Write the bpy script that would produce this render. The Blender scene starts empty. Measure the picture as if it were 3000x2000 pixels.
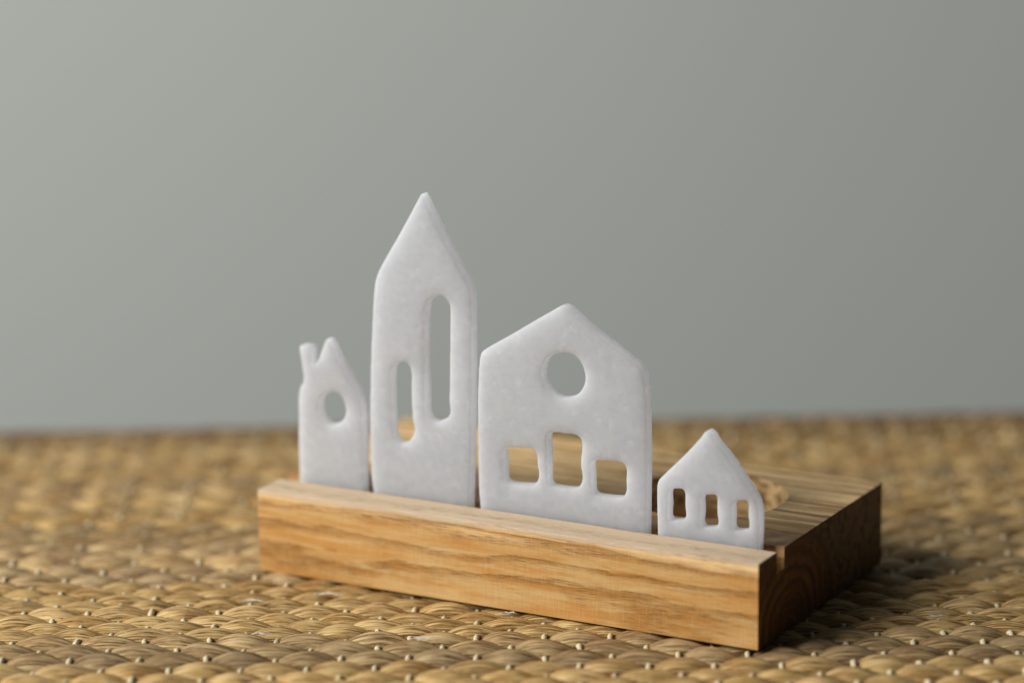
import bpy, bmesh, math, random
from mathutils import Vector, Matrix, noise

random.seed(7)
scene = bpy.context.scene
COL = scene.collection
MM = 0.001

# ------------------------------------------------------------------ camera
cam_data = bpy.data.cameras.new("camera")
cam = bpy.data.objects.new("camera", cam_data)
COL.objects.link(cam)
cR = Vector((0.99995295, -0.00240012, -0.00939838))
cU = Vector((0.00970001, 0.24742351, 0.96885887))
cF = cU.cross(cR).normalized()
CAM = Vector((0, 0, 0.33404344))
cam.matrix_world = Matrix(((cR.x, cU.x, -cF.x, CAM.x), (cR.y, cU.y, -cF.y, CAM.y),
                           (cR.z, cU.z, -cF.z, CAM.z), (0, 0, 0, 1)))
cam_data.sensor_width = 36.0
cam_data.lens = 36.0 * 10682.25 / 3000.0
cam_data.clip_start = 0.02
cam_data.clip_end = 50
cam_data.dof.use_dof = True
cam_data.dof.focus_distance = 1.038
cam_data.dof.aperture_fstop = 3.9
scene.camera = cam

# ------------------------------------------------------------------ room light
world = bpy.data.worlds.new("World")
scene.world = world
world.use_nodes = True
bg = world.node_tree.nodes["Background"]
bg.inputs[0].default_value = (0.80, 0.90, 1.0, 1)
bg.inputs[1].default_value = 0.028

def area(name, loc, target, sx, sy, power, color):
    ld = bpy.data.lights.new(name, 'AREA')
    ld.shape = 'RECTANGLE'; ld.size = sx; ld.size_y = sy
    ld.energy = power; ld.color = color
    lo = bpy.data.objects.new(name, ld)
    COL.objects.link(lo)
    lo.location = loc
    d = Vector(target) - Vector(loc)
    lo.rotation_euler = d.to_track_quat('-Z', 'Y').to_euler()
    return lo

area("window_light", (-1.18, 0.66, 0.82), (0.15, 1.25, 0.0), 0.8, 0.75, 36, (1.0, 0.985, 0.96))

scene.view_settings.view_transform = 'Standard'
scene.view_settings.look = 'None'
scene.view_settings.exposure = 0.0
scene.view_settings.gamma = 1.0
scene.render.engine = 'CYCLES'
scene.cycles.max_bounces = 8

# ------------------------------------------------------------------ helpers
def new_obj(name, mesh, mats=(), parent=None):
    o = bpy.data.objects.new(name, mesh)
    for m in mats:
        if m.name not in [x.name for x in mesh.materials if x]:
            mesh.materials.append(m)
    COL.objects.link(o)
    if parent: o.parent = parent
    return o

def from_bm(name, bm, smooth=False):
    me = bpy.data.meshes.new(name)
    bm.to_mesh(me); bm.free()
    if smooth:
        for p in me.polygons: p.use_smooth = True
    return me

def tag(o, label=None, cat=None, group=None, kind=None):
    if label: o["label"] = label
    if cat: o["category"] = cat
    if group: o["group"] = group
    if kind: o["kind"] = kind

class NT:
    def __init__(self, name):
        self.m = bpy.data.materials.new(name)
        self.m.use_nodes = True
        self.t = self.m.node_tree
        self.bsdf = self.t.nodes["Principled BSDF"]
    def n(self, typ, **kw):
        nd = self.t.nodes.new(typ)
        for k, v in kw.items(): setattr(nd, k, v)
        return nd
    def l(self, a, b): self.t.links.new(a, b)
    def put(self, sock, v):
        if isinstance(v, bpy.types.NodeSocket): self.l(v, sock)
        elif v is not None: sock.default_value = v
    def math(self, op, a, b=None, c=None, clamp=False):
        nd = self.n('ShaderNodeMath', operation=op, use_clamp=clamp)
        for i, v in enumerate((a, b, c)): self.put(nd.inputs[i], v)
        return nd.outputs[0]
    def step(self, x, lo, hi, a=0.0, b=1.0):
        nd = self.n('ShaderNodeMapRange', interpolation_type='SMOOTHSTEP')
        self.put(nd.inputs[0], x)
        for i, v in enumerate((lo, hi, a, b)): self.put(nd.inputs[i+1], v)
        return nd.outputs[0]
    def mapping(self, vec, scale=(1,1,1), loc=(0,0,0), rot=(0,0,0)):
        nd = self.n('ShaderNodeMapping')
        self.l(vec, nd.inputs[0])
        self.put(nd.inputs[1], loc); self.put(nd.inputs[2], rot); self.put(nd.inputs[3], scale)
        return nd.outputs[0]
    def noise(self, vec, scale=1.0, detail=3.0, rough=0.55, dist=0.0):
        nd = self.n('ShaderNodeTexNoise')
        self.l(vec, nd.inputs['Vector'])
        nd.inputs['Scale'].default_value = scale; nd.inputs['Detail'].default_value = detail
        nd.inputs['Roughness'].default_value = rough; nd.inputs['Distortion'].default_value = dist
        return nd.outputs[0]
    def mix(self, f, a, b, blend='MIX'):
        nd = self.n('ShaderNodeMix', data_type='RGBA', blend_type=blend)
        self.put(nd.inputs[0], f)
        for s, v in ((nd.inputs[6], a), (nd.inputs[7], b)):
            if isinstance(v, tuple) and len(v) == 3: v = v + (1,)
            self.put(s, v)
        return nd.outputs[2]
    def bump(self, h, strength, dist, normal=None):
        nd = self.n('ShaderNodeBump')
        nd.inputs['Strength'].default_value = strength
        nd.inputs['Distance'].default_value = dist
        self.l(h, nd.inputs['Height'])
        if normal: self.l(normal, nd.inputs['Normal'])
        return nd.outputs[0]

# ------------------------------------------------------------------ setting
BD = Vector((-0.07581087, 1.03636067, 0.0)); YAW = -0.494027
BM = Matrix.Translation(BD) @ Matrix.Rotation(YAW, 4, 'Z')
uD = Vector((math.cos(YAW), math.sin(YAW), 0)); wD = Vector((-math.sin(YAW), math.cos(YAW), 0))
BL, BW, BH = 0.16268731, 0.08844741, 0.025

def mat_wall():
    m = NT("wall_paint")
    g = m.n('ShaderNodeNewGeometry').outputs['Position']
    n1 = m.noise(g, 1.2, 2)
    c = m.mix(m.step(n1, .3, .7), (0.525, 0.562, 0.524), (0.555, 0.585, 0.545))
    m.l(c, m.bsdf.inputs['Base Color'])
    m.bsdf.inputs['Roughness'].default_value = 0.9
    m.bsdf.inputs['Specular IOR Level'].default_value = 0.2
    m.l(m.bump(m.noise(g, 180, 3), .15, .001), m.bsdf.inputs['Normal'])
    return m.m

bm = bmesh.new()
bmesh.ops.create_grid(bm, x_segments=8, y_segments=8, size=0.5)
bmesh.ops.scale(bm, verts=bm.verts, vec=(8, 5, 1))
me = from_bm("wall", bm)
wall = new_obj("wall", me, [mat_wall()])
wall.matrix_world = Matrix.Translation((0.3, 1.95, 0.9)) @ Matrix.Rotation(math.radians(90), 4, 'X')
tag(wall, kind='structure')

def mat_table():
    m = NT("table_wood")
    g = m.n('ShaderNodeNewGeometry').outputs['Position']
    n1 = m.noise(m.mapping(g, (3, 60, 60)), 3, 4)
    m.l(m.mix(n1, (0.03, 0.018, 0.01), (0.07, 0.042, 0.022)), m.bsdf.inputs['Base Color'])
    m.bsdf.inputs['Roughness'].default_value = 0.6
    return m.m
bm = bmesh.new()
bmesh.ops.create_cube(bm, size=1)
bmesh.ops.scale(bm, verts=bm.verts, vec=(1.1, 0.50, 0.03))
bmesh.ops.bevel(bm, geom=bm.edges[:], offset=0.003, segments=2, affect='EDGES')
table = new_obj("tabletop", from_bm("tabletop", bm), [mat_table()])
table.location = (0, 0.913, -0.0285)
tag(table, kind='structure')

# ------------------------------------------------------------------ woven mat
def mat_reed():
    m = NT("reed_fibre")
    uv = m.n('ShaderNodeUVMap').outputs[0]
    oi = m.n('ShaderNodeObjectInfo')
    at = m.n('ShaderNodeAttribute', attribute_type='GEOMETRY', attribute_name='tone')
    sep = m.n('ShaderNodeSeparateColor'); m.l(oi.outputs['Color'], sep.inputs[0])
    sep2 = m.n('ShaderNodeSeparateColor'); m.l(at.outputs['Color'], sep2.inputs[0])
    tr = m.math('MULTIPLY', sep.outputs[0], sep2.outputs[0])     # lightness 0..1
    tg = m.math('MULTIPLY', sep.outputs[1], sep2.outputs[1])     # grey-brown amount 0..1
    tb = m.math('MULTIPLY', sep.outputs[2], sep2.outputs[2])     # random seed
    comb = m.n('ShaderNodeCombineXYZ')
    sx = m.n('ShaderNodeSeparateXYZ'); m.l(uv, sx.inputs[0])
    m.l(sx.outputs[0], comb.inputs[0]); m.l(sx.outputs[1], comb.inputs[1])
    m.l(m.math('MULTIPLY', tb, 37.0), comb.inputs[2])
    v = comb.outputs[0]
    fine = m.noise(m.mapping(v, (2.2, 46, 1)), 1, 3, .6)
    mid = m.noise(m.mapping(v, (1.3, 15, 1)), 1, 3, .6, .3)
    big = m.noise(m.mapping(v, (1.6, 3.0, 1)), 1, 2, .5)
    gold = m.mix(m.step(big, .3, .7), (0.38, 0.200, 0.050), (0.60, 0.390, 0.145))
    grey = m.mix(m.step(big, .3, .7), (0.30, 0.178, 0.082), (0.50, 0.345, 0.180))
    base = m.mix(tg, gold, grey)
    base = m.mix(m.math('MULTIPLY', m.step(fine, .45, .70), .85), base, (0.74, 0.55, 0.27))
    base = m.mix(m.math('MULTIPLY', m.step(mid, .58, .72), .55), base, (0.22, 0.110, 0.035))
    crack = m.step(fine, .425, .365)
    base = m.mix(m.math('MULTIPLY', crack, .9), base, (0.10, 0.048, 0.014))
    lum = m.math('MULTIPLY_ADD', tr, .80, .40)
    lc = m.n('ShaderNodeCombineXYZ')
    for i in range(3): m.l(lum, lc.inputs[i])
    base = m.mix(1.0, base, lc.outputs[0], 'MULTIPLY')
    m.l(base, m.bsdf.inputs['Base Color'])
    m.bsdf.inputs['Roughness'].default_value = 0.58
    m.bsdf.inputs['Specular IOR Level'].default_value = 0.2
    h = m.math('ADD', m.math('MULTIPLY', m.step(fine, .30, .6), .6), m.math('MULTIPLY', mid, .8))
    m.l(m.bump(h, .9, .0006), m.bsdf.inputs['Normal'])
    return m.m

def mat_cotton():
    m = NT("cotton_string")
    tc = m.n('ShaderNodeTexCoord').outputs['Object']
    w = m.n('ShaderNodeTexWave', wave_type='BANDS', bands_direction='DIAGONAL')
    m.l(tc, w.inputs[0]); w.inputs['Scale'].default_value = 420; w.inputs['Distortion'].default_value = 1.5
    m.l(m.mix(w.outputs[1], (0.56, 0.46, 0.27), (0.80, 0.70, 0.48)), m.bsdf.inputs['Base Color'])
    m.bsdf.inputs['Roughness'].default_value = 0.9
    m.l(m.bump(w.outputs[1], .5, .0003), m.bsdf.inputs['Normal'])
    return m.m

def mat_plain(name, col, rough=.8):
    m = NT(name)
    g = m.n('ShaderNodeTexCoord').outputs['Object']
    nn = m.noise(g, 300, 3)
    m.l(m.mix(nn, tuple(c*.7 for c in col), tuple(min(1, c*1.3) for c in col)), m.bsdf.inputs['Base Color'])
    m.bsdf.inputs['Roughness'].default_value = rough
    return m.m

REED = mat_reed(); COTTON = mat_cotton()

MAT_Y0, MAT_Y1, MAT_X = 0.80, 1.1885, 0.33
mat_root = bpy.data.objects.new("woven_mat", None)
COL.objects.link(mat_root)
mat_root.location = (0, 1.0, -0.006)
mat_root.empty_display_size = .05
tag(mat_root, "golden woven reed mat tied with cream string under the wooden block", "mat")

# rows of the weave: distances of the stitch lines from the camera side to the far edge
known = [969, 977, 983.6, 989, 995, 1002.5, 1008.5, 1014, 1019.5, 1025.5, 1033.5, 1041, 1051.5]
rng = random.Random(11)
ys = known[:]
while ys[0] > MAT_Y0*1000: ys.insert(0, ys[0] - rng.choice((6.2, 7, 7.6, 8, 8.6)))
n_before = ys.index(969)
while ys[-1] < MAT_Y1*1000 - 14: ys.append(ys[-1] + rng.choice((6.4, 7.2, 7.8, 8.4)))
for d in (5.2, 4.6, 4.4): ys.append(ys[-1] + d)
PITCH = 18.85

def puff_geo(L, a, b, ztop, seed, nu, nv, twist, out_v, out_f, out_uv, cx=0, cy=0, cz=0, ang=0):
    """one plump twisted length of reed between two stitches (mm)"""
    r = random.Random(seed)
    base = len(out_v)
    ph = [r.uniform(0, 6.28) for _ in range(6)]
    skew = r.uniform(-.12, .12)
    ca, sa = math.cos(ang), math.sin(ang)
    for i in range(nu+1):
        t = -1 + 2*i/nu
        tt = t + skew*(1-t*t)
        c = math.cos(math.pi/2*tt*.97)
        k = max(c, 0)**.66
        aa = 1.7 + (a-1.7)*k
        bb = .95 + (b-.95)*k
        top = ztop - 4.2 + 4.2*k
        yoff = .35*math.sin(1.7*t+ph[0])*twist
        for j in range(nv):
            th = 2*math.pi*j/nv
            rip = 1 + .018*math.sin(5*th+ph[1]+t*1.2*twist) + .03*math.sin(9*th+ph[2]-t*.8) + .02*math.sin(13*th+ph[3])
            se = math.copysign(abs(math.cos(th))**.92, math.cos(th))
            y = aa*se*rip + yoff
            z = top - bb + bb*math.sin(th)*rip + .12*math.sin(3*t+ph[4])
            x = L/2*t
            X = x*ca - y*sa; Y = x*sa + y*ca
            out_v.append(((cx+X)*MM, (cy+Y)*MM, (cz+z)*MM))
    for i in range(nu):
        for j in range(nv):
            j2 = (j+1) % nv
            out_f.append((base+i*nv+j, base+(i+1)*nv+j, base+(i+1)*nv+j2, base+i*nv+j2))
            u0, u1 = i/nu, (i+1)/nu; v0, v1 = j/nv, (j+1)/nv
            out_uv.extend(((u0, v0), (u1, v0), (u1, v1), (u0, v1)))
    for i, flip in ((0, False), (nu, True)):
        cidx = len(out_v)
        ring = [base+i*nv+j for j in range(nv)]
        m = [sum(out_v[q][d] for q in ring)/nv for d in range(3)]
        out_v.append(tuple(m))
        for j in range(nv):
            q = (ring[j], ring[(j+1) % nv])
            if flip: q = q[::-1]
            out_f.append((cidx, q[1], q[0]) if not flip else (cidx, q[1], q[0]))
            out_uv.extend(((.5, .5),)*3)

def mesh_of(name, vs, fs, uvs, tones=None, mat=None):
    me = bpy.data.meshes.new(name)
    me.from_pydata(vs, [], fs)
    uvl = me.uv_layers.new(name="UVMap")
    flat = [c for uv in uvs for c in uv]
    uvl.data.foreach_set('uv', flat)
    ca = me.color_attributes.new('tone', 'FLOAT_COLOR', 'POINT')
    if tones is None: data = [1.0]*4*len(vs)
    else: data = tones
    ca.data.foreach_set('color', data)
    me.polygons.foreach_set('use_smooth', [True]*len(me.polygons))
    if mat: me.materials.append(mat)
    me.update()
    return me

def stitch_geo(seed, out_v, out_f, out_uv, cx=0, cy=0, cz=0, half=3.0, nv=8, ns=9):
    r = random.Random(seed)
    lean = r.uniform(-.5, 1.1); rad = r.uniform(.72, .88)
    base = len(out_v)
    for i in range(ns+1):
        t = -1 + 2*i/ns
        th = math.pi*(i/ns)
        yc = -half*math.cos(th); zc = -2.6 + 3.3*math.sin(th)**.42 if 0 < i < ns else -2.6
        xc = lean*t*.8
        tang = Vector((.0, half*math.sin(th)+.01, 3.0*math.cos(th))).normalized()
        side = Vector((1, 0, 0)); up = side.cross(tang)
        for j in range(nv):
            an = 2*math.pi*j/nv + i*.5
            rr = rad*(1+.14*math.sin(2*an+i*1.1))
            p = Vector((xc, yc, zc)) + side*math.cos(an)*rr + up*math.sin(an)*rr
            out_v.append(((cx+p.x)*MM, (cy+p.y)*MM, (cz+p.z)*MM))
    for i in range(ns):
        for j in range(nv):
            j2 = (j+1) % nv
            out_f.append((base+i*nv+j, base+i*nv+j2, base+(i+1)*nv+j2, base+(i+1)*nv+j))
            out_uv.extend(((0, 0), (1, 0), (1, 1), (0, 1)))

def project(p):
    d = p - CAM
    z = d.dot(cF)
    return (1500+10682*d.dot(cR)/z, 1000-10682*d.dot(cU)/z, z)

def under_board(x, y, marg=0.0):
    q = Vector((x*MM, y*MM, 0)) - BD
    U, W = q.dot(uD), q.dot(wD)
    return marg < U < BL-marg and marg < W < BW-marg

puffs = []; stitches = []
for k, y in enumerate(ys):
    gap = (ys[min(k+1, len(ys)-1)] - ys[max(k-1, 0)])
    if k in (0, len(ys)-1): gap = 9
    par = (k - n_before) % 2
    x0 = (-152.0 if par == 0 else -142.6)
    rr = random.Random(100+k)
    rowtone = rr.uniform(.35, .8); rowgrey = rr.choice((0.0, .1, .25, .5, .85))
    special = {969: (.5, .85), 977: (.62, .7), 983.6: (.66, .15), 989: (.68, .1), 995: (.7, .12), 1002.5: (.85, .35),
               1008.5: (.62, .1), 1014: (.6, .05), 1019.5: (.66, .0), 1025.5: (.62, .0), 1033.5: (.6, .9), 1041: (.55, 1.0), 1051.5: (.8, .6)}
    if y in special: rowtone, rowgrey = special[y]
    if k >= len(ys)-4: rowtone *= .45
    n0 = int((-MAT_X*1000 - x0)/PITCH) - 1
    n1 = int((MAT_X*1000 - x0)/PITCH) + 1
    for n in range(n0, n1):
        sx = x0 + n*PITCH + rr.uniform(-.6, .6)
        yy = y + max(0, y-1050)/140*.039*sx + rr.uniform(-.35, .35)
        stitches.append((sx, yy, gap))
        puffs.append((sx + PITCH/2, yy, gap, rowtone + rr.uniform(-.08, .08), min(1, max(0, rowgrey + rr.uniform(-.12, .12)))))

def vis_rank(x, y):
    if under_board(x, y, .008): return None
    px, py, z = project(Vector((x*MM, y*MM, -0.001)))
    if px < -90 or px > 3090 or py > 2060: return None
    q = Vector((x*MM, y*MM, 0)) - BD
    # behind the block as the camera sees it
    U, W = q.dot(uD), q.dot(wD)
    if W > 0 and 0 < U + W*.5 < BL and W < BW+.02 and U < BL-.004: return None
    return z

order = sorted([(vis_rank(p[0], p[1]), i) for i, p in enumerate(puffs) if vis_rank(p[0], p[1]) is not None])
near = set(i for _, i in order[:296])
order_s = sorted([(vis_rank(p[0], p[1]), i) for i, p in enumerate(stitches) if vis_rank(p[0], p[1]) is not None])
near_s = set(i for _, i in order_s[:296])

protos = []
for s in range(12):
    V, F_, UVs = [], [], []
    puff_geo(20.6, 1.0*5.0, 3.0, 0.0, 500+s, 18, 22, 1.0, V, F_, UVs)
    protos.append(mesh_of("reed_strand", V, F_, UVs, None, REED))
sprotos = []
for s in range(6):
    V, F_, UVs = [], [], []
    stitch_geo(800+s, V, F_, UVs)
    sprotos.append(mesh_of("string_stitch", V, F_, UVs, None, COTTON))

off = Vector((0, 1.0, -0.006))
Z0 = 6.0   # mat crest height above the mat's empty, mm
fV, fF, fUV, fT = [], [], [], []
for i, (x, y, gap, tone, grey) in enumerate(puffs):
    r = random.Random(3000+i)
    a = gap*.5*.78 + r.uniform(-.25, .3)
    zj = r.uniform(-.45, .0) - (.5 if y > 1167 else 0)*1.0
    if y > 1172: a = min(a, 3.4)
    tone = min(1, max(0, tone))
    ang = r.uniform(-.035, .035) + math.radians(-2.0)
    if i in near:
        o = bpy.data.objects.new("reed_strand", protos[r.randrange(12)])
        COL.objects.link(o); o.parent = mat_root
        o.location = (x*MM, (y-1000)*MM, (Z0+zj)*MM)
        o.rotation_euler = (0, 0, ang)
        o.scale = (r.uniform(.97, 1.03), a/5.0, 1.0)
        o.color = (tone, grey, r.random(), 1)
    else:
        b0 = len(fV)
        puff_geo(20.6, a, 3.0, 0.0, 3000+i, 10, 12, 1.0, fV, fF, fUV, x, y-1000, Z0+zj, ang)
        seed = r.random()
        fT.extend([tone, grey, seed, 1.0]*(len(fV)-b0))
me = mesh_of("reed_strand", fV, fF, fUV, fT, REED)
o = new_obj("reed_weave", me, [], mat_root); tag(o, kind='stuff')
sV, sF, sUV = [], [], []
for i, (x, y, gap) in enumerate(stitches):
    r = random.Random(9000+i)
    z = Z0 - 2.75 + r.uniform(-.7, .45)
    if i in near_s:
        o = bpy.data.objects.new("string_stitch", sprotos[r.randrange(6)])
        COL.objects.link(o); o.parent = mat_root
        o.location = (x*MM, (y-1000)*MM, z*MM)
        o.scale = (1, min(1.15, gap/15), 1)
    else:
        stitch_geo(9000+i, sV, sF, sUV, x, y-1000, z, 3.0*min(1.15, gap/15), 6, 7)
o = new_obj("string_stitching", mesh_of("string_stitching", sV, sF, sUV, None, COTTON), [], mat_root); tag(o, kind='stuff')

# rolled binding strand along the far edge
V, F_, UVs = [], [], []
nb, nr = 220, 10
for i in range(nb+1):
    x = -MAT_X*1000 + 2*MAT_X*1000*i/nb
    yc = (ys[-1]-1000) + 3.6 + .039*x*min(1, (ys[-1]-1050)/140)
    for j in range(nr):
        th = 2*math.pi*j/nr
        rr_ = 2.5*(1+.05*math.sin(2*th+i*.9)) + .12*noise.noise(Vector((i*.4, j*.7, 3)))
        V.append((x*MM, (yc+rr_*1.15*math.cos(th))*MM, (Z0-3.1+rr_*math.sin(th))*MM))
for i in range(nb):
    for j in range(nr):
        j2 = (j+1) % nr
        F_.append((i*nr+j, (i+1)*nr+j, (i+1)*nr+j2, i*nr+j2))
        u0, u1 = i*.08, (i+1)*.08
        UVs.extend(((u0, j/nr), (u1, j/nr), (u1, (j+1)/nr), (u0, (j+1)/nr)))
F_.append(tuple(range(nr))); UVs.extend(((0, 0),)*nr)
F_.append(tuple(nb*nr+j for j in reversed(range(nr)))); UVs.extend(((0, 0),)*nr)
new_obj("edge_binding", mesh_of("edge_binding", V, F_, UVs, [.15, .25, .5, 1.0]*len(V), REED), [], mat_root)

bm = bmesh.new()  # near-black sheet added under the weave to stand for shade in its gaps
bmesh.ops.create_cube(bm, size=1)
bmesh.ops.scale(bm, verts=bm.verts, vec=(2*MAT_X, MAT_Y1-MAT_Y0-.018, .0016))
o = new_obj("gap_shade_sheet", from_bm("gap_shade_sheet", bm), [mat_plain("gap_shade", (0.018, 0.011, 0.006), .95)], mat_root)
o.location = (0, (MAT_Y0+MAT_Y1)/2-1.0-.009, -.0032)

# loose frayed fibres lifting off a few strands
FRAY = mat_plain("frayed_fibre", (0.62, 0.55, 0.44), .85)
for (fx, fy, ln, an) in [(-54.9, 1011.5, 9, .15), (-76.0, 1006.1, 8, -.1), (-71.5, 975.9, 5, -.05), (-24.9, 970.4, 8.5, -.2), (-1.7, 992.1, 4, -.15), (120.1, 985.7, 6, 0.1)]:
    r = random.Random(int(fx*10)+5000)
    bm = bmesh.new()
    for k in range(9):
        a0 = an + r.uniform(-.28, .28); l = ln*r.uniform(.45, 1); wd = r.uniform(.10, .26)
        ox, oy = r.uniform(-1.5, 1.5), r.uniform(-.7, .7)
        pts = []
        for q in range(7):
            t = q/6
            px = ox + (t-.5)*l*math.cos(a0); py = oy + (t-.5)*l*math.sin(a0) + .5*math.sin(t*5+k)
            pz = .35 + .5*math.sin(t*math.pi) * r.uniform(.6, 1.2)
            pts.append((px, py, pz, wd*(1-.7*abs(2*t-1))))
        rings = []
        for (px, py, pz, w) in pts:
            rings.append([bm.verts.new(((px+c[0]*w*.3)*MM, (py+c[0]*w)*MM, (pz+c[1]*w*.7)*MM)) for c in ((-1, 0), (0, 1), (1, 0), (0, -1))])
        for q in range(6):
            for c in range(4):
                bm.faces.new((rings[q][c], rings[q+1][c], rings[q+1][(c+1) % 4], rings[q][(c+1) % 4]))
    o = new_obj("frayed_fibre", from_bm("frayed_fibre", bm, True), [FRAY], mat_root)
    o.location = (fx*MM, (fy-1000)*MM, (Z0-.1)*MM)

# ------------------------------------------------------------------ wooden block
def mat_wood():
    m = NT("solid_wood")
    tc = m.n('ShaderNodeTexCoord').outputs['Object']
    P = m.mapping(tc, (1000, 1000, 1000))                      # millimetres in the block's own frame
    sp = m.n('ShaderNodeSeparateXYZ'); m.l(P, sp.inputs[0])
    U, W, Z = sp.outputs
    n_lo = m.noise(m.mapping(P, (.018, .05, .05)), 1, 2, .5)
    n_mid = m.noise(m.mapping(P, (.035, .16, .16)), 1, 3, .55)
    dW = m.math('ADD', m.math('SUBTRACT', W, 21.0), m.math('MULTIPLY', m.math('SUBTRACT', n_lo, .5), 10.0))
    dZ = m.math('ADD', m.math('ADD', Z, 1.0), m.math('MULTIPLY', m.math('SUBTRACT', n_mid, .5), 4.0))
    R = m.math('SQRT', m.math('ADD', m.math('MULTIPLY', dW, dW), m.math('MULTIPLY', dZ, dZ)))
    Rn = m.math('ADD', R, m.math('MULTIPLY', m.noise(m.mapping(P, (.09, .8, .8)), 1, 4, .65), 2.4))
    ph = m.math('FRACT', m.math('DIVIDE', Rn, 4.1))
    late = m.math('MULTIPLY', m.step(ph, .35, .86), m.step(ph, 1.0, .90))      # late wood line
    fib = m.noise(m.mapping(P, (.07, 3.6, 3.6)), 1, 4, .7)
    fib2 = m.noise(m.mapping(P, (.22, 7, 7)), 1, 3, .6)
    patch = m.noise(m.mapping(P, (.022, .24, .24), (4, 1, 2)), 1, 4, .65, .2)
    heart = m.step(R, 28.5, 34.0)
    geo = m.n('ShaderNodeNewGeometry')
    # colours
    light = m.mix(m.step(patch, .35, .66), (0.60, 0.385, 0.155), (0.54, 0.255, 0.058))
    light = m.mix(m.math('MULTIPLY', m.step(fib, .45, .75), .5), light, (0.64, 0.45, 0.22))
    dark = m.mix(m.step(fib, .35, .65), (0.25, 0.105, 0.018), (0.42, 0.195, 0.040))
    col = m.mix(m.math('MULTIPLY', late, m.step(patch, .30, .58, .35, .95)), light, dark)
    # streaky heartwood toward the far side
    hs = m.noise(m.mapping(P, (.014, .36, .36), (9, 3, 0)), 1, 5, .68)
    hcol = m.mix(m.step(hs, .38, .56), (0.25, 0.110, 0.032), (0.95, 0.67, 0.33))
    hcol = m.mix(m.math('MULTIPLY', m.step(fib2, .56, .70), .55), hcol, (0.16, 0.085, 0.035))
    col = m.mix(m.math('MULTIPLY', heart, .92), col, hcol)
    # reddish brown band behind the groove
    red = m.math('MULTIPLY', m.step(W, 15, 18), m.step(W, 33, 25))
    col = m.mix(m.math('MULTIPLY', m.math('MULTIPLY', red, m.step(Z, 18, 24)), .55), col, (0.36, 0.20, 0.105))
    # blotchy figure where the finish soaked in unevenly
    bl = m.noise(m.mapping(P, (.040, .42, .42), (3, 5, 8)), 1, 5, .68, .3)
    col = m.mix(m.math('MULTIPLY', m.math('MULTIPLY', m.step(bl, .50, .62), m.step(W, 3, 1)), .5), col, (0.47, 0.21, 0.040))
    col = m.mix(m.math('MULTIPLY', m.math('MULTIPLY', m.step(bl, .46, .36), m.step(W, 3, 1)), .6), col, (0.62, 0.43, 0.20))
    # pale sapwood along the front upper edge
    edge = m.math('ADD', Z, m.math('MULTIPLY', m.math('SUBTRACT', m.noise(m.mapping(P, (.035, .1, .1)), 1, 3), .5), 4.0))
    sap = m.math('MULTIPLY', m.step(edge, 23.3, 24.3), m.step(W, 14.5, 13.5))
    sapc = m.mix(m.step(fib, .35, .65), (0.58, 0.44, 0.29), (0.68, 0.56, 0.41))
    col = m.mix(m.math('MULTIPLY', sap, .88), col, sapc)
    # thin pores and dark grain ticks
    tick = m.noise(m.mapping(P, (.20, 3.4, 3.4), (2, 7, 5)), 1, 3, .6, .3)
    tk = m.math('MULTIPLY', m.step(tick, .52, .60), m.math('MULTIPLY_ADD', late, .85, .12))
    col = m.mix(m.math('MULTIPLY', tk, .75), col, (0.20, 0.095, 0.022))
    # faint saw marks square to the grain
    saw = m.noise(m.mapping(P, (4.2, .25, .12)), 1, 2, .6)
    col = m.mix(m.math('MULTIPLY', m.step(saw, .52, .72), .35), col, (0.68, 0.48, 0.22))
    col = m.mix(m.math('MULTIPLY', m.step(saw, .46, .32), .28), col, (0.45, 0.22, 0.07))
    # right end: oiled end grain, plus the shade of that side put into colour
    sn = m.n('ShaderNodeSeparateXYZ')
    vt = m.n('ShaderNodeVectorTransform', vector_type='NORMAL', convert_from='WORLD', convert_to='OBJECT')
    m.l(geo.outputs['Normal'], vt.inputs[0]); m.l(vt.outputs[0], sn.inputs[0])
    eg = m.math('MULTIPLY', m.step(m.math('ABSOLUTE', sn.outputs[0]), .8, .95), m.step(U, 158.0, 161.0))
    streak = m.noise(m.mapping(P, (.3, 1.6, .12), (0, 0, 3)), 1, 3, .6)
    egc = m.mix(1.0, col, m.mix(streak, (0.08, 0.07, 0.06), (0.27, 0.215, 0.17)), 'MULTIPLY')
    rings = m.math('MULTIPLY', m.step(m.math('FRACT', m.math('DIVIDE', Rn, 5.2)), .25, .9), m.step(R, 36, 30))
    egc = m.mix(rings, egc, m.mix(1.0, egc, (0.58, 0.52, 0.46), 'MULTIPLY'))
    egc = m.mix(m.math('MULTIPLY', m.step(R, 34, 24), .55), egc, m.mix(1.0, egc, (2.1, 1.8, 1.4), 'MULTIPLY'))
    col = m.mix(eg, col, egc)
    m.l(col, m.bsdf.inputs['Base Color'])
    m.l(m.step(fib, .3, .7, .42, .6), m.bsdf.inputs['Roughness'])
    m.bsdf.inputs['Specular IOR Level'].default_value = 0.25
    h = m.math('ADD', m.math('MULTIPLY', fib2, .5), m.math('MULTIPLY', saw, .35))
    h = m.math('SUBTRACT', h, m.math('MULTIPLY', tk, .5))
    m.l(m.bump(h, .45, .00035), m.bsdf.inputs['Normal'])
    return m.m

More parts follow.
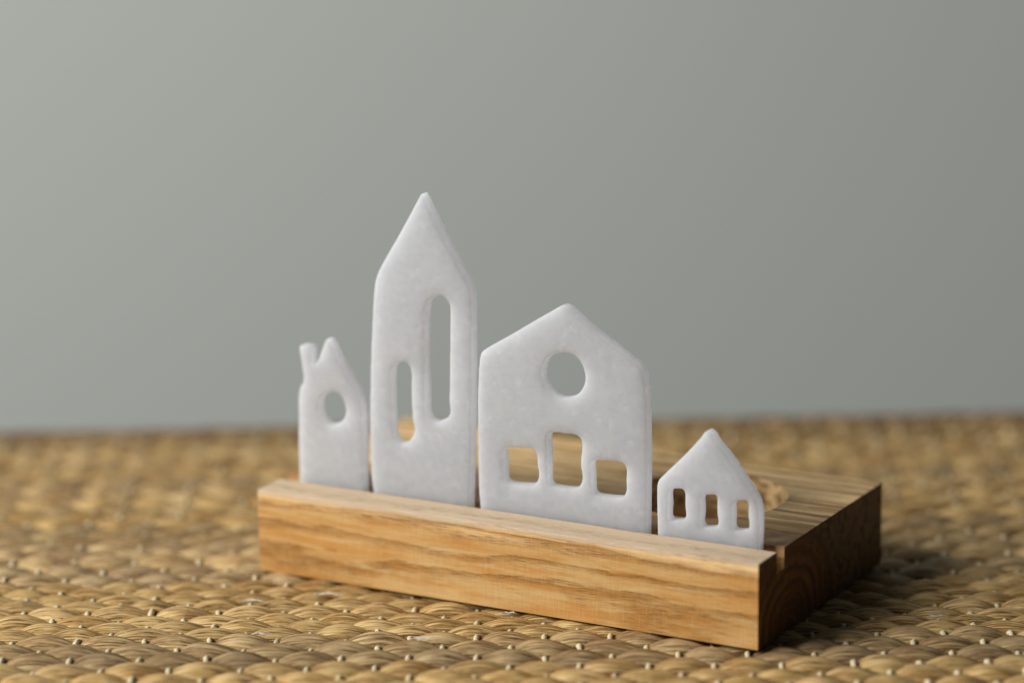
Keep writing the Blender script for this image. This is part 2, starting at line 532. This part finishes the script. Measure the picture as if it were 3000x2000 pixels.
def build_block():
    SL0, SL1, SLZ = 12.3, 17.5, 18.75
    H, W_ = BH*1000, BW*1000
    N = 56
    bm = bmesh.new()
    rings = []
    for i in range(N+1):
        t = i/N; u = t*BL*1000
        wob = .35*noise.noise(Vector((u*.03, 1, 2)))
        bk = .9*noise.noise(Vector((u*.03, 7, 2))) 
        sl = .12*noise.noise(Vector((u*.08, 3, 9)))
        prof = [(0, 0), (W_+bk, 0), (W_+bk, H), (SL1+sl, H), (SL1+sl*.5, SLZ), (SL0, SLZ), (SL0+sl, H+wob*.2), (0+wob*.25, H+wob*.3)]
        rings.append([bm.verts.new((u*MM, a*MM, z*MM)) for a, z in prof])
    n = 8
    for i in range(N):
        for j in range(n):
            bm.faces.new((rings[i][j], rings[i][(j+1) % n], rings[i+1][(j+1) % n], rings[i+1][j]))
    bm.faces.new(rings[0]); bm.faces.new(list(reversed(rings[-1])))
    bmesh.ops.recalc_face_normals(bm, faces=bm.faces)
    me = from_bm("wooden_block", bm)
    o = new_obj("wooden_block", me, [mat_wood()])
    # round recess
    bm = bmesh.new()
    bmesh.ops.create_cone(bm, cap_ends=True, segments=96, radius1=.0232, radius2=.0235, depth=.03)
    cut = new_obj("cutter", from_bm("cutter", bm))
    cut.location = (.1219, .0540, .0095+.015)
    bo = o.modifiers.new("recess", 'BOOLEAN'); bo.operation = 'DIFFERENCE'; bo.object = cut; bo.solver = 'EXACT'
    bv = o.modifiers.new("edge", 'BEVEL'); bv.width = .0006; bv.segments = 2; bv.limit_method = 'ANGLE'; bv.angle_limit = math.radians(40)
    bpy.context.view_layer.update()
    dg = bpy.context.evaluated_depsgraph_get()
    m2 = bpy.data.meshes.new_from_object(o.evaluated_get(dg))
    m2.name = "wooden_block"
    o.modifiers.clear(); o.data = m2
    bpy.data.objects.remove(cut)
    for p in m2.polygons:
        c = p.center
        d = math.hypot(c.x-.1219, c.y-.054)
        p.use_smooth = abs(d-.0235) < .0008 and .0105 < c.z < .0245
    o.matrix_world = BM
    return o
block = build_block()
tag(block, "tan wooden block with a groove holding the white houses and a round recess behind", "wooden block")

# ------------------------------------------------------------------ white houses
def mat_stone():
    m = NT("white_stone")
    tc = m.n('ShaderNodeTexCoord').outputs['Object']
    P = m.mapping(tc, (1000, 1000, 1000))
    a = m.noise(P, .22, 3, .6, .4); b = m.noise(P, .42, 3, .6, .3)
    vo = m.n('ShaderNodeTexVoronoi'); m.l(m.mapping(P, (1, .3, 1)), vo.inputs['Vector']); vo.inputs['Scale'].default_value = .22
    spots = m.math('MULTIPLY', m.step(vo.outputs['Distance'], .6, .0), m.step(b, .42, .62))
    c = m.mix(m.step(a, .3, .7), (0.71, 0.74, 0.79), (0.78, 0.80, 0.825))
    c = m.mix(m.math('MULTIPLY', spots, .95), c, (0.88, 0.89, 0.92))
    c = m.mix(m.math('MULTIPLY', m.step(b, .52, .34), .35), c, (0.60, 0.625, 0.67))
    m.l(c, m.bsdf.inputs['Base Color'])
    m.bsdf.inputs['Subsurface Weight'].default_value = 1.0
    m.bsdf.inputs['Subsurface Radius'].default_value = (1.0, .95, .9)
    m.bsdf.inputs['Subsurface Scale'].default_value = .0130
    m.bsdf.inputs['Roughness'].default_value = .6
    m.bsdf.inputs['Specular IOR Level'].default_value = .2
    sc = m.noise(m.mapping(P, (1, 1, 3.5)), 1.1, 4, .6)
    h = m.math('ADD', m.math('MULTIPLY', sc, .25), b)
    m.l(m.bump(h, .12, .0003), m.bsdf.inputs['Normal'])
    tl = m.n('ShaderNodeBsdfTranslucent')
    m.l(m.mix(.6, c, (0.96, 0.97, 1.0)), tl.inputs[0])
    mx = m.n('ShaderNodeMixShader'); mx.inputs[0].default_value = .60
    m.l(m.bsdf.outputs[0], mx.inputs[1]); m.l(tl.outputs[0], mx.inputs[2])
    m.l(mx.outputs[0], m.t.nodes['Material Output'].inputs[0])
    return m.m
STONE = mat_stone()
OUT = {"h1":[[[7.02,18.6],[6.92,25.43],[6.91,26.32],[6.89,27.56],[6.87,29.02],[6.85,30.59],[6.84,32.13],[6.84,33.53],[6.85,34.69],[6.86,35.82],[6.88,36.94],[6.9,38.05],[6.93,39.16],[6.95,40.28],[6.98,41.41],[7.0,42.55],[7.03,43.69],[7.06,44.82],[7.1,45.93],[7.14,47.01],[7.17,47.97],[7.2,48.95],[7.24,49.91],[7.28,50.83],[7.34,51.67],[7.43,52.4],[7.64,53.43],[7.95,54.3],[8.52,55.1],[9.03,55.92],[9.11,56.63],[9.06,57.41],[8.97,58.25],[8.9,58.98],[8.81,59.77],[8.7,60.6],[8.59,61.41],[8.48,62.19],[8.34,63.07],[8.18,63.95],[8.04,64.77],[7.96,65.46],[7.99,66.56],[7.76,66.82],[9.02,67.12],[9.76,67.21],[10.57,67.25],[11.24,67.14],[12.05,66.41],[12.14,65.81],[12.07,65.06],[12.0,64.28],[11.93,63.43],[11.81,62.46],[11.77,61.63],[11.91,61.2],[12.36,61.34],[13.02,61.88],[13.72,62.6],[14.29,63.3],[14.67,63.91],[14.95,64.58],[15.21,65.26],[15.48,65.95],[15.8,66.7],[16.13,67.48],[16.44,68.22],[16.73,68.86],[17.33,70.06],[17.01,69.9],[18.12,69.48],[18.7,68.75],[19.27,67.75],[19.59,67.2],[19.93,66.57],[20.29,65.91],[20.66,65.22],[21.04,64.54],[21.41,63.89],[21.78,63.28],[22.15,62.69],[22.53,62.1],[22.91,61.51],[23.3,60.91],[23.71,60.31],[24.18,59.63],[24.68,58.93],[25.2,58.22],[25.7,57.52],[26.17,56.85],[26.59,56.2],[27.01,55.5],[27.39,54.84],[27.72,54.19],[28.02,53.52],[28.26,52.87],[28.46,52.23],[28.63,51.56],[28.78,50.82],[28.88,50.06],[28.96,49.26],[29.02,48.4],[29.06,47.49],[29.09,46.54],[29.11,45.54],[29.13,44.06],[29.12,42.45],[29.09,40.75],[29.05,39.0],[29.0,37.24],[28.96,35.5],[28.93,33.55],[28.88,31.43],[28.83,29.29],[28.79,27.3],[28.75,25.61],[28.72,24.4],[28.72,18.6]],[[[17.32,53.62],[18.06,53.89],[18.84,54.06],[19.6,54.13],[20.29,54.06],[21.0,53.79],[21.63,53.36],[22.17,52.83],[22.62,52.18],[22.97,51.42],[23.23,50.64],[23.4,49.87],[23.49,49.09],[23.46,48.33],[23.32,47.58],[23.07,46.85],[22.69,46.19],[22.23,45.7],[21.65,45.26],[21.02,44.86],[20.39,44.52],[19.54,44.11],[18.65,43.79],[17.81,43.65],[16.85,43.81],[15.99,44.25],[15.45,44.76],[14.98,45.4],[14.6,46.09],[14.3,46.81],[14.09,47.57],[13.99,48.36],[13.99,49.28],[14.11,50.24],[14.44,51.12],[14.85,51.71],[15.39,52.28],[16.01,52.81],[16.67,53.27]]]],"h2":[[[32.34,18.6],[32.24,25.09],[32.16,25.6],[32.03,26.32],[31.9,27.17],[31.79,28.04],[31.72,28.81],[31.66,29.63],[31.62,30.49],[31.58,31.4],[31.55,32.35],[31.53,33.35],[31.5,34.84],[31.49,36.45],[31.49,38.15],[31.49,39.9],[31.51,41.64],[31.52,43.34],[31.54,44.99],[31.57,46.62],[31.6,48.24],[31.64,49.89],[31.69,51.57],[31.74,53.32],[31.82,55.43],[31.91,57.64],[32.0,59.9],[32.11,62.17],[32.22,64.41],[32.33,66.58],[32.43,68.53],[32.54,70.5],[32.66,72.43],[32.78,74.31],[32.89,76.11],[33.01,77.8],[33.11,79.01],[33.2,80.17],[33.29,81.27],[33.38,82.34],[33.48,83.38],[33.6,84.38],[33.69,85.22],[33.78,86.03],[33.88,86.81],[33.98,87.58],[34.11,88.31],[34.27,89.01],[34.49,89.8],[34.73,90.52],[35.02,91.25],[35.37,92.02],[35.73,92.75],[36.15,93.52],[36.61,94.3],[37.1,95.12],[37.61,95.96],[38.13,96.82],[38.81,97.94],[39.54,99.12],[40.31,100.33],[41.09,101.57],[41.87,102.81],[42.63,104.04],[43.39,105.3],[44.17,106.58],[44.95,107.87],[45.7,109.15],[46.43,110.37],[47.11,111.53],[47.64,112.44],[48.17,113.36],[48.68,114.25],[49.15,115.08],[49.57,115.8],[49.92,116.39],[50.58,117.4],[49.91,117.27],[50.32,116.85],[50.7,116.18],[51.15,115.26],[51.51,114.61],[51.93,113.86],[52.39,113.03],[52.89,112.14],[53.41,111.22],[53.94,110.28],[54.68,108.98],[55.47,107.57],[56.31,106.1],[57.16,104.61],[58.0,103.16],[58.82,101.78],[59.54,100.61],[60.27,99.44],[61.0,98.3],[61.71,97.2],[62.38,96.14],[63.01,95.15],[63.48,94.42],[63.94,93.73],[64.38,93.06],[64.79,92.42],[65.15,91.81],[65.45,91.22],[65.76,90.48],[65.98,89.79],[66.14,89.05],[66.24,88.35],[66.28,87.63],[66.3,86.82],[66.32,85.85],[66.33,84.2],[66.32,82.18],[66.28,79.93],[66.24,77.55],[66.19,75.17],[66.15,72.91],[66.11,70.74],[66.07,68.57],[66.03,66.4],[65.99,64.23],[65.95,62.05],[65.9,59.88],[65.85,57.7],[65.81,55.51],[65.76,53.32],[65.71,51.14],[65.65,48.95],[65.58,46.76],[65.5,44.53],[65.41,42.27],[65.32,40.01],[65.22,37.78],[65.13,35.61],[65.04,33.52],[64.97,31.71],[64.9,29.84],[64.84,28.0],[64.78,26.32],[64.73,24.91],[64.69,23.88],[64.69,18.6]],[[[51.84,84.99],[52.43,85.59],[53.15,86.1],[53.91,86.5],[54.64,86.8],[55.39,87.0],[56.11,87.02],[57.09,86.63],[57.93,86.01],[58.47,85.45],[58.85,84.82],[59.03,84.1],[59.1,83.23],[59.12,82.56],[59.11,81.8],[59.07,80.95],[59.03,80.04],[58.98,79.06],[58.95,78.04],[58.91,76.32],[58.87,74.36],[58.83,72.27],[58.78,70.16],[58.74,68.15],[58.69,66.34],[58.65,65.13],[58.6,63.99],[58.56,62.9],[58.51,61.85],[58.47,60.82],[58.45,59.79],[58.43,58.86],[58.41,57.91],[58.4,56.99],[58.4,56.1],[58.41,55.28],[58.44,54.57],[58.63,53.52],[58.69,52.63],[58.38,51.83],[57.84,51.1],[57.16,50.55],[56.34,50.06],[55.51,49.65],[54.79,49.32],[54.07,49.06],[53.39,48.96],[52.57,49.15],[51.86,49.53],[50.92,50.53],[50.66,51.23],[50.51,52.13],[50.45,52.88],[50.43,53.76],[50.43,54.75],[50.45,55.81],[50.47,56.92],[50.47,58.05],[50.46,59.63],[50.45,61.34],[50.43,63.14],[50.42,64.97],[50.42,66.78],[50.43,68.52],[50.45,70.12],[50.48,71.72],[50.51,73.3],[50.56,74.84],[50.61,76.31],[50.67,77.68],[50.71,78.67],[50.74,79.63],[50.79,80.55],[50.84,81.42],[50.93,82.21],[51.05,82.93],[51.24,83.72],[51.48,84.39]],[[39.52,64.01],[40.05,64.59],[40.75,65.05],[41.51,65.41],[42.22,65.67],[43.26,65.9],[44.18,65.83],[44.8,65.41],[45.28,64.79],[45.61,64.09],[45.82,63.21],[45.89,62.56],[45.9,61.79],[45.88,60.94],[45.85,60.05],[45.81,59.15],[45.8,58.29],[45.8,57.42],[45.8,56.54],[45.81,55.66],[45.82,54.77],[45.83,53.9],[45.85,53.04],[45.87,52.24],[45.88,51.43],[45.9,50.63],[45.93,49.85],[45.98,49.12],[46.06,48.46],[46.28,47.65],[46.54,46.93],[46.67,46.23],[46.61,45.52],[46.42,44.82],[46.13,44.15],[45.7,43.44],[45.13,42.76],[44.47,42.18],[43.78,41.74],[42.98,41.34],[42.19,41.06],[41.51,40.99],[40.78,41.33],[40.21,41.92],[39.75,42.64],[39.43,43.49],[39.28,44.26],[39.23,45.11],[39.19,46.12],[39.15,47.12],[39.14,48.29],[39.13,49.55],[39.13,50.86],[39.12,52.16],[39.11,53.39],[39.09,54.53],[39.06,55.68],[39.02,56.81],[39.0,57.92],[39.0,58.99],[39.03,59.99],[39.05,60.89],[39.06,61.78],[39.1,62.61],[39.24,63.37]]]],"h3":[[[68.34,18.6],[68.24,24.71],[68.19,25.28],[68.13,26.06],[68.06,27.0],[67.98,28.03],[67.91,29.12],[67.85,30.2],[67.79,31.75],[67.74,33.45],[67.7,35.24],[67.68,37.07],[67.66,38.91],[67.64,40.7],[67.64,42.44],[67.64,44.19],[67.65,45.94],[67.67,47.69],[67.7,49.43],[67.72,51.18],[67.75,52.96],[67.79,54.78],[67.82,56.6],[67.87,58.38],[67.92,60.07],[67.98,61.63],[68.03,62.71],[68.08,63.75],[68.14,64.73],[68.2,65.67],[68.26,66.55],[68.34,67.38],[68.41,68.2],[68.5,68.95],[68.59,69.64],[68.7,70.26],[68.89,71.02],[69.14,71.65],[69.87,72.43],[70.8,73.1],[72.16,73.99],[73.8,75.01],[75.59,76.09],[77.37,77.18],[78.99,78.18],[80.44,79.11],[81.89,80.04],[83.33,80.98],[84.75,81.89],[86.14,82.78],[87.47,83.62],[88.6,84.33],[89.75,85.05],[90.87,85.75],[91.92,86.4],[92.85,86.97],[93.62,87.44],[94.39,87.95],[95.02,88.29],[95.91,88.42],[97.1,88.21],[97.86,87.74],[98.74,87.06],[99.4,86.58],[100.15,86.01],[100.98,85.39],[101.86,84.74],[102.78,84.08],[103.71,83.44],[104.89,82.67],[106.15,81.88],[107.47,81.09],[108.8,80.29],[110.13,79.49],[111.41,78.7],[112.67,77.92],[113.98,77.12],[115.28,76.31],[116.51,75.53],[117.62,74.82],[118.53,74.19],[119.3,73.66],[119.93,73.2],[120.43,72.63],[120.74,72.0],[120.95,71.28],[121.1,70.5],[121.25,69.68],[121.38,68.93],[121.49,68.15],[121.58,67.32],[121.66,66.46],[121.73,65.57],[121.8,64.66],[121.88,63.51],[121.95,62.32],[122.0,61.08],[122.05,59.8],[122.09,58.46],[122.13,57.06],[122.17,55.1],[122.2,52.99],[122.22,50.78],[122.24,48.55],[122.24,46.36],[122.24,44.27],[122.24,42.48],[122.23,40.75],[122.21,39.04],[122.19,37.35],[122.16,35.66],[122.14,33.95],[122.1,32.1],[122.06,30.11],[122.02,28.11],[121.98,26.26],[121.94,24.7],[121.92,23.57],[121.92,18.6]],[[[92.4,73.68],[93.12,74.0],[93.89,74.28],[94.68,74.5],[95.48,74.64],[96.29,74.71],[97.13,74.71],[97.94,74.64],[98.69,74.46],[99.52,74.08],[100.27,73.56],[100.93,72.94],[101.49,72.22],[101.95,71.41],[102.3,70.55],[102.54,69.65],[102.67,68.71],[102.67,67.78],[102.55,66.87],[102.3,65.96],[101.92,65.11],[101.5,64.45],[100.98,63.81],[100.39,63.23],[99.75,62.72],[99.03,62.28],[98.24,61.91],[97.42,61.62],[96.62,61.41],[95.69,61.27],[94.77,61.24],[93.89,61.34],[93.09,61.57],[92.32,61.91],[91.61,62.34],[90.92,62.86],[90.29,63.48],[89.76,64.18],[89.41,64.8],[89.12,65.47],[88.9,66.18],[88.77,66.9],[88.75,67.69],[88.82,68.51],[88.97,69.31],[89.16,70.05],[89.41,70.77],[89.74,71.42],[90.16,72.03],[90.8,72.65],[91.57,73.2]],[[75.93,43.45],[76.51,43.92],[77.37,44.23],[78.32,44.45],[79.18,44.59],[79.94,44.65],[80.67,44.61],[81.43,44.61],[82.21,44.72],[83.05,44.9],[83.88,45.05],[84.63,45.1],[85.65,45.0],[86.45,44.67],[87.01,43.44],[87.09,42.81],[87.1,42.08],[87.11,41.32],[87.15,40.6],[87.32,39.71],[87.52,38.85],[87.64,38.05],[87.62,37.23],[87.44,36.46],[87.17,35.77],[86.78,35.08],[86.23,34.52],[85.6,34.24],[84.83,34.07],[83.97,33.97],[83.08,33.9],[82.21,33.83],[81.42,33.75],[80.57,33.67],[79.71,33.61],[78.88,33.57],[78.15,33.58],[77.56,33.65],[76.43,34.13],[76.21,35.02],[76.17,36.2],[76.12,36.95],[76.08,37.8],[76.05,38.68],[76.02,39.56],[75.99,40.38],[75.9,41.22],[75.76,42.06],[75.73,42.83]],[[90.55,49.92],[91.04,50.33],[91.72,50.61],[92.49,50.79],[93.27,50.9],[93.96,50.99],[94.74,51.02],[95.47,50.95],[96.2,50.91],[96.97,50.97],[97.75,51.05],[98.49,51.06],[99.42,50.94],[100.24,50.65],[100.89,50.19],[101.36,49.56],[101.56,48.66],[101.57,47.62],[101.52,46.78],[101.42,45.9],[101.32,45.01],[101.22,44.14],[101.12,43.26],[101.09,42.4],[101.2,41.54],[101.39,40.69],[101.53,39.87],[101.67,38.82],[101.61,37.8],[101.39,37.14],[101.06,36.45],[100.63,35.81],[100.11,35.31],[99.42,34.98],[98.62,34.79],[97.75,34.68],[96.9,34.6],[96.04,34.55],[95.16,34.55],[94.29,34.58],[93.5,34.61],[92.37,34.58],[91.45,34.66],[90.67,35.22],[90.52,35.75],[90.47,36.49],[90.49,37.37],[90.54,38.32],[90.59,39.28],[90.6,40.17],[90.59,41.03],[90.57,41.91],[90.56,42.78],[90.54,43.66],[90.53,44.52],[90.53,45.37],[90.48,46.19],[90.38,47.04],[90.28,47.88],[90.24,48.68],[90.31,49.37]],[[104.73,43.75],[105.2,44.09],[105.85,44.3],[106.62,44.42],[107.44,44.49],[108.25,44.53],[108.98,44.58],[109.85,44.67],[110.71,44.71],[111.54,44.72],[112.32,44.72],[113.17,44.72],[113.97,44.7],[114.62,44.55],[115.42,43.74],[115.64,43.06],[115.74,42.24],[115.72,41.52],[115.64,40.71],[115.55,39.88],[115.51,39.12],[115.66,38.08],[115.73,37.08],[115.54,36.18],[115.18,35.26],[114.6,34.54],[114.07,34.27],[113.41,34.1],[112.65,34.0],[111.86,33.96],[111.07,33.93],[110.32,33.89],[109.5,33.84],[108.64,33.8],[107.81,33.79],[107.04,33.8],[106.37,33.85],[105.51,33.95],[104.88,34.23],[104.66,34.87],[104.62,35.76],[104.57,36.46],[104.53,37.27],[104.52,38.16],[104.52,39.05],[104.52,39.9],[104.49,40.73],[104.41,41.59],[104.37,42.43],[104.45,43.17]]]],"h4":[[[125.73,18.6],[125.63,24.5],[125.6,25.11],[125.56,25.95],[125.52,26.95],[125.48,28.03],[125.44,29.12],[125.4,30.14],[125.37,31.17],[125.34,32.24],[125.32,33.31],[125.3,34.36],[125.29,35.37],[125.29,36.3],[125.29,37.11],[125.29,37.9],[125.3,38.65],[125.35,39.32],[125.44,39.91],[126.0,41.18],[126.4,41.69],[126.9,42.21],[127.52,42.86],[128.42,43.79],[129.56,44.96],[130.85,46.27],[132.18,47.63],[133.46,48.95],[134.59,50.16],[135.42,51.06],[136.23,51.97],[137.0,52.85],[137.73,53.69],[138.38,54.46],[138.94,55.15],[139.47,55.9],[139.9,56.56],[140.3,57.01],[140.9,57.25],[141.53,57.05],[142.19,56.59],[142.62,56.05],[143.0,55.36],[143.49,54.63],[143.99,54.06],[144.58,53.46],[145.23,52.84],[145.91,52.19],[146.6,51.51],[147.27,50.8],[148.07,49.88],[148.9,48.89],[149.73,47.86],[150.56,46.81],[151.37,45.79],[152.12,44.83],[152.74,44.05],[153.37,43.28],[153.97,42.52],[154.53,41.79],[155.04,41.1],[155.47,40.45],[155.91,39.71],[156.27,39.03],[156.55,38.31],[156.78,37.46],[156.94,36.57],[157.06,35.59],[157.11,34.89],[157.15,34.15],[157.16,33.37],[157.17,32.57],[157.16,31.78],[157.15,31.02],[157.14,30.18],[157.11,29.34],[157.07,28.51],[157.02,27.7],[156.98,26.92],[156.92,26.02],[156.85,25.09],[156.78,24.28],[156.74,23.72],[156.74,18.6]],[[[129.03,38.22],[129.54,38.64],[130.26,38.94],[131.05,39.16],[131.76,39.3],[132.82,39.41],[133.66,39.25],[134.12,38.51],[134.2,37.91],[134.19,37.15],[134.15,36.3],[134.12,35.43],[134.17,34.67],[134.28,33.82],[134.39,32.95],[134.44,32.11],[134.38,31.37],[134.15,30.8],[133.55,30.33],[132.71,30.05],[131.8,29.89],[130.99,29.76],[129.89,29.51],[129.05,29.62],[128.79,30.31],[128.77,31.35],[128.83,32.27],[129.05,33.59],[129.0,34.31],[128.89,35.09],[128.82,35.88],[128.78,36.71],[128.79,37.54]],[[139.2,37.8],[139.8,38.29],[140.65,38.6],[141.55,38.79],[142.32,38.92],[143.19,39.01],[143.83,38.88],[144.11,38.06],[144.16,37.4],[144.14,36.57],[144.1,35.66],[144.07,34.74],[144.12,33.95],[144.23,33.08],[144.35,32.19],[144.41,31.34],[144.35,30.59],[144.12,30.02],[143.53,29.57],[142.7,29.31],[141.81,29.16],[141.02,29.06],[139.99,28.88],[139.18,29.05],[138.97,29.5],[138.9,30.18],[138.92,31.02],[139.0,31.94],[139.08,32.85],[139.12,33.67],[139.07,34.56],[138.97,35.49],[138.9,36.38],[138.95,37.18]],[[148.91,37.37],[149.5,37.84],[150.32,38.16],[151.21,38.35],[151.98,38.48],[152.91,38.6],[153.59,38.46],[153.76,37.57],[153.78,37.01],[153.77,36.32],[153.75,35.55],[153.73,34.76],[153.73,34.01],[153.79,33.27],[153.91,32.48],[154.01,31.71],[154.0,31.03],[153.81,30.48],[153.24,30.04],[152.41,29.75],[151.51,29.58],[150.72,29.47],[149.7,29.35],[148.9,29.57],[148.69,30.06],[148.65,30.8],[148.7,31.69],[148.79,32.61],[148.83,33.45],[148.78,34.28],[148.69,35.15],[148.63,36.01],[148.67,36.77]]]]}
LAB = {
 'h1': ("stone_house", "small white stone house cutout with a chimney and one oval hole", "house figurine"),
 'h2': ("stone_tower", "tall white stone tower cutout with pointed spire and two long slot windows", "tower figurine"),
 'h3': ("stone_house", "wide white stone house cutout with round gable hole above three openings", "house figurine"),
 'h4': ("stone_house", "lowest white stone house cutout with three narrow windows in a row", "house figurine"),
}
TH = .0040
SMI = {'h1': 5, 'h2': 17, 'h3': 12, 'h4': 9}
for key in ('h1', 'h2', 'h3', 'h4'):
    outer, holes = OUT[key]
    us = [p[0] for p in outer]; u0 = (min(us)+max(us))/2; z0 = 18.0
    cu = bpy.data.curves.new("c", 'CURVE'); cu.dimensions = '2D'; cu.fill_mode = 'BOTH'
    for loop in [outer]+holes:
        # drop near-coincident points
        L2 = [loop[0]]
        for p in loop[1:]:
            if math.dist(p, L2[-1]) > .12: L2.append(p)
        if math.dist(L2[0], L2[-1]) < .12: L2.pop()
        s = cu.splines.new('POLY'); s.points.add(len(L2)-1); s.use_cyclic_u = True
        for q, p in zip(s.points, L2): q.co = ((p[0]-u0)*MM, (p[1]-z0)*MM, 0, 1)
    cu.extrude = TH/2
    tmp = bpy.data.objects.new("tmp", cu); COL.objects.link(tmp)
    bpy.context.view_layer.update()
    dg = bpy.context.evaluated_depsgraph_get()
    me = bpy.data.meshes.new_from_object(tmp.evaluated_get(dg))
    bpy.data.objects.remove(tmp)
    bm = bmesh.new(); bm.from_mesh(me)
    bmesh.ops.remove_doubles(bm, verts=bm.verts, dist=.000001)
    bmesh.ops.transform(bm, matrix=Matrix.Rotation(math.radians(90), 4, 'X'), verts=bm.verts)
    bmesh.ops.recalc_face_normals(bm, faces=bm.faces)
    bm.to_mesh(me); bm.free()
    o = new_obj(LAB[key][0], me)
    rm = o.modifiers.new("r", 'REMESH'); rm.mode = 'VOXEL'; rm.voxel_size = .00038; rm.use_smooth_shade = True
    sm = o.modifiers.new("s", 'SMOOTH'); sm.factor = .5; sm.iterations = SMI[key]
    bpy.context.view_layer.update()
    dg = bpy.context.evaluated_depsgraph_get()
    me2 = bpy.data.meshes.new_from_object(o.evaluated_get(dg))
    me2.name = LAB[key][0]
    for p in me2.polygons: p.use_smooth = True
    me2.materials.clear(); me2.materials.append(STONE)
    o.modifiers.clear(); o.data = me2
    # hand filed faces are never quite flat
    for v in me2.vertices:
        k = noise.noise(Vector((v.co.x*60, v.co.z*60, ord(key[1])*3.1 + (9 if v.co.y > 0 else 0))))
        v.co.y += .00016*k
    o.matrix_world = BM @ Matrix.Translation((u0*MM, .0125+TH/2, z0*MM))
    tag(o, LAB[key][1], LAB[key][2], "white stone houses in the groove")
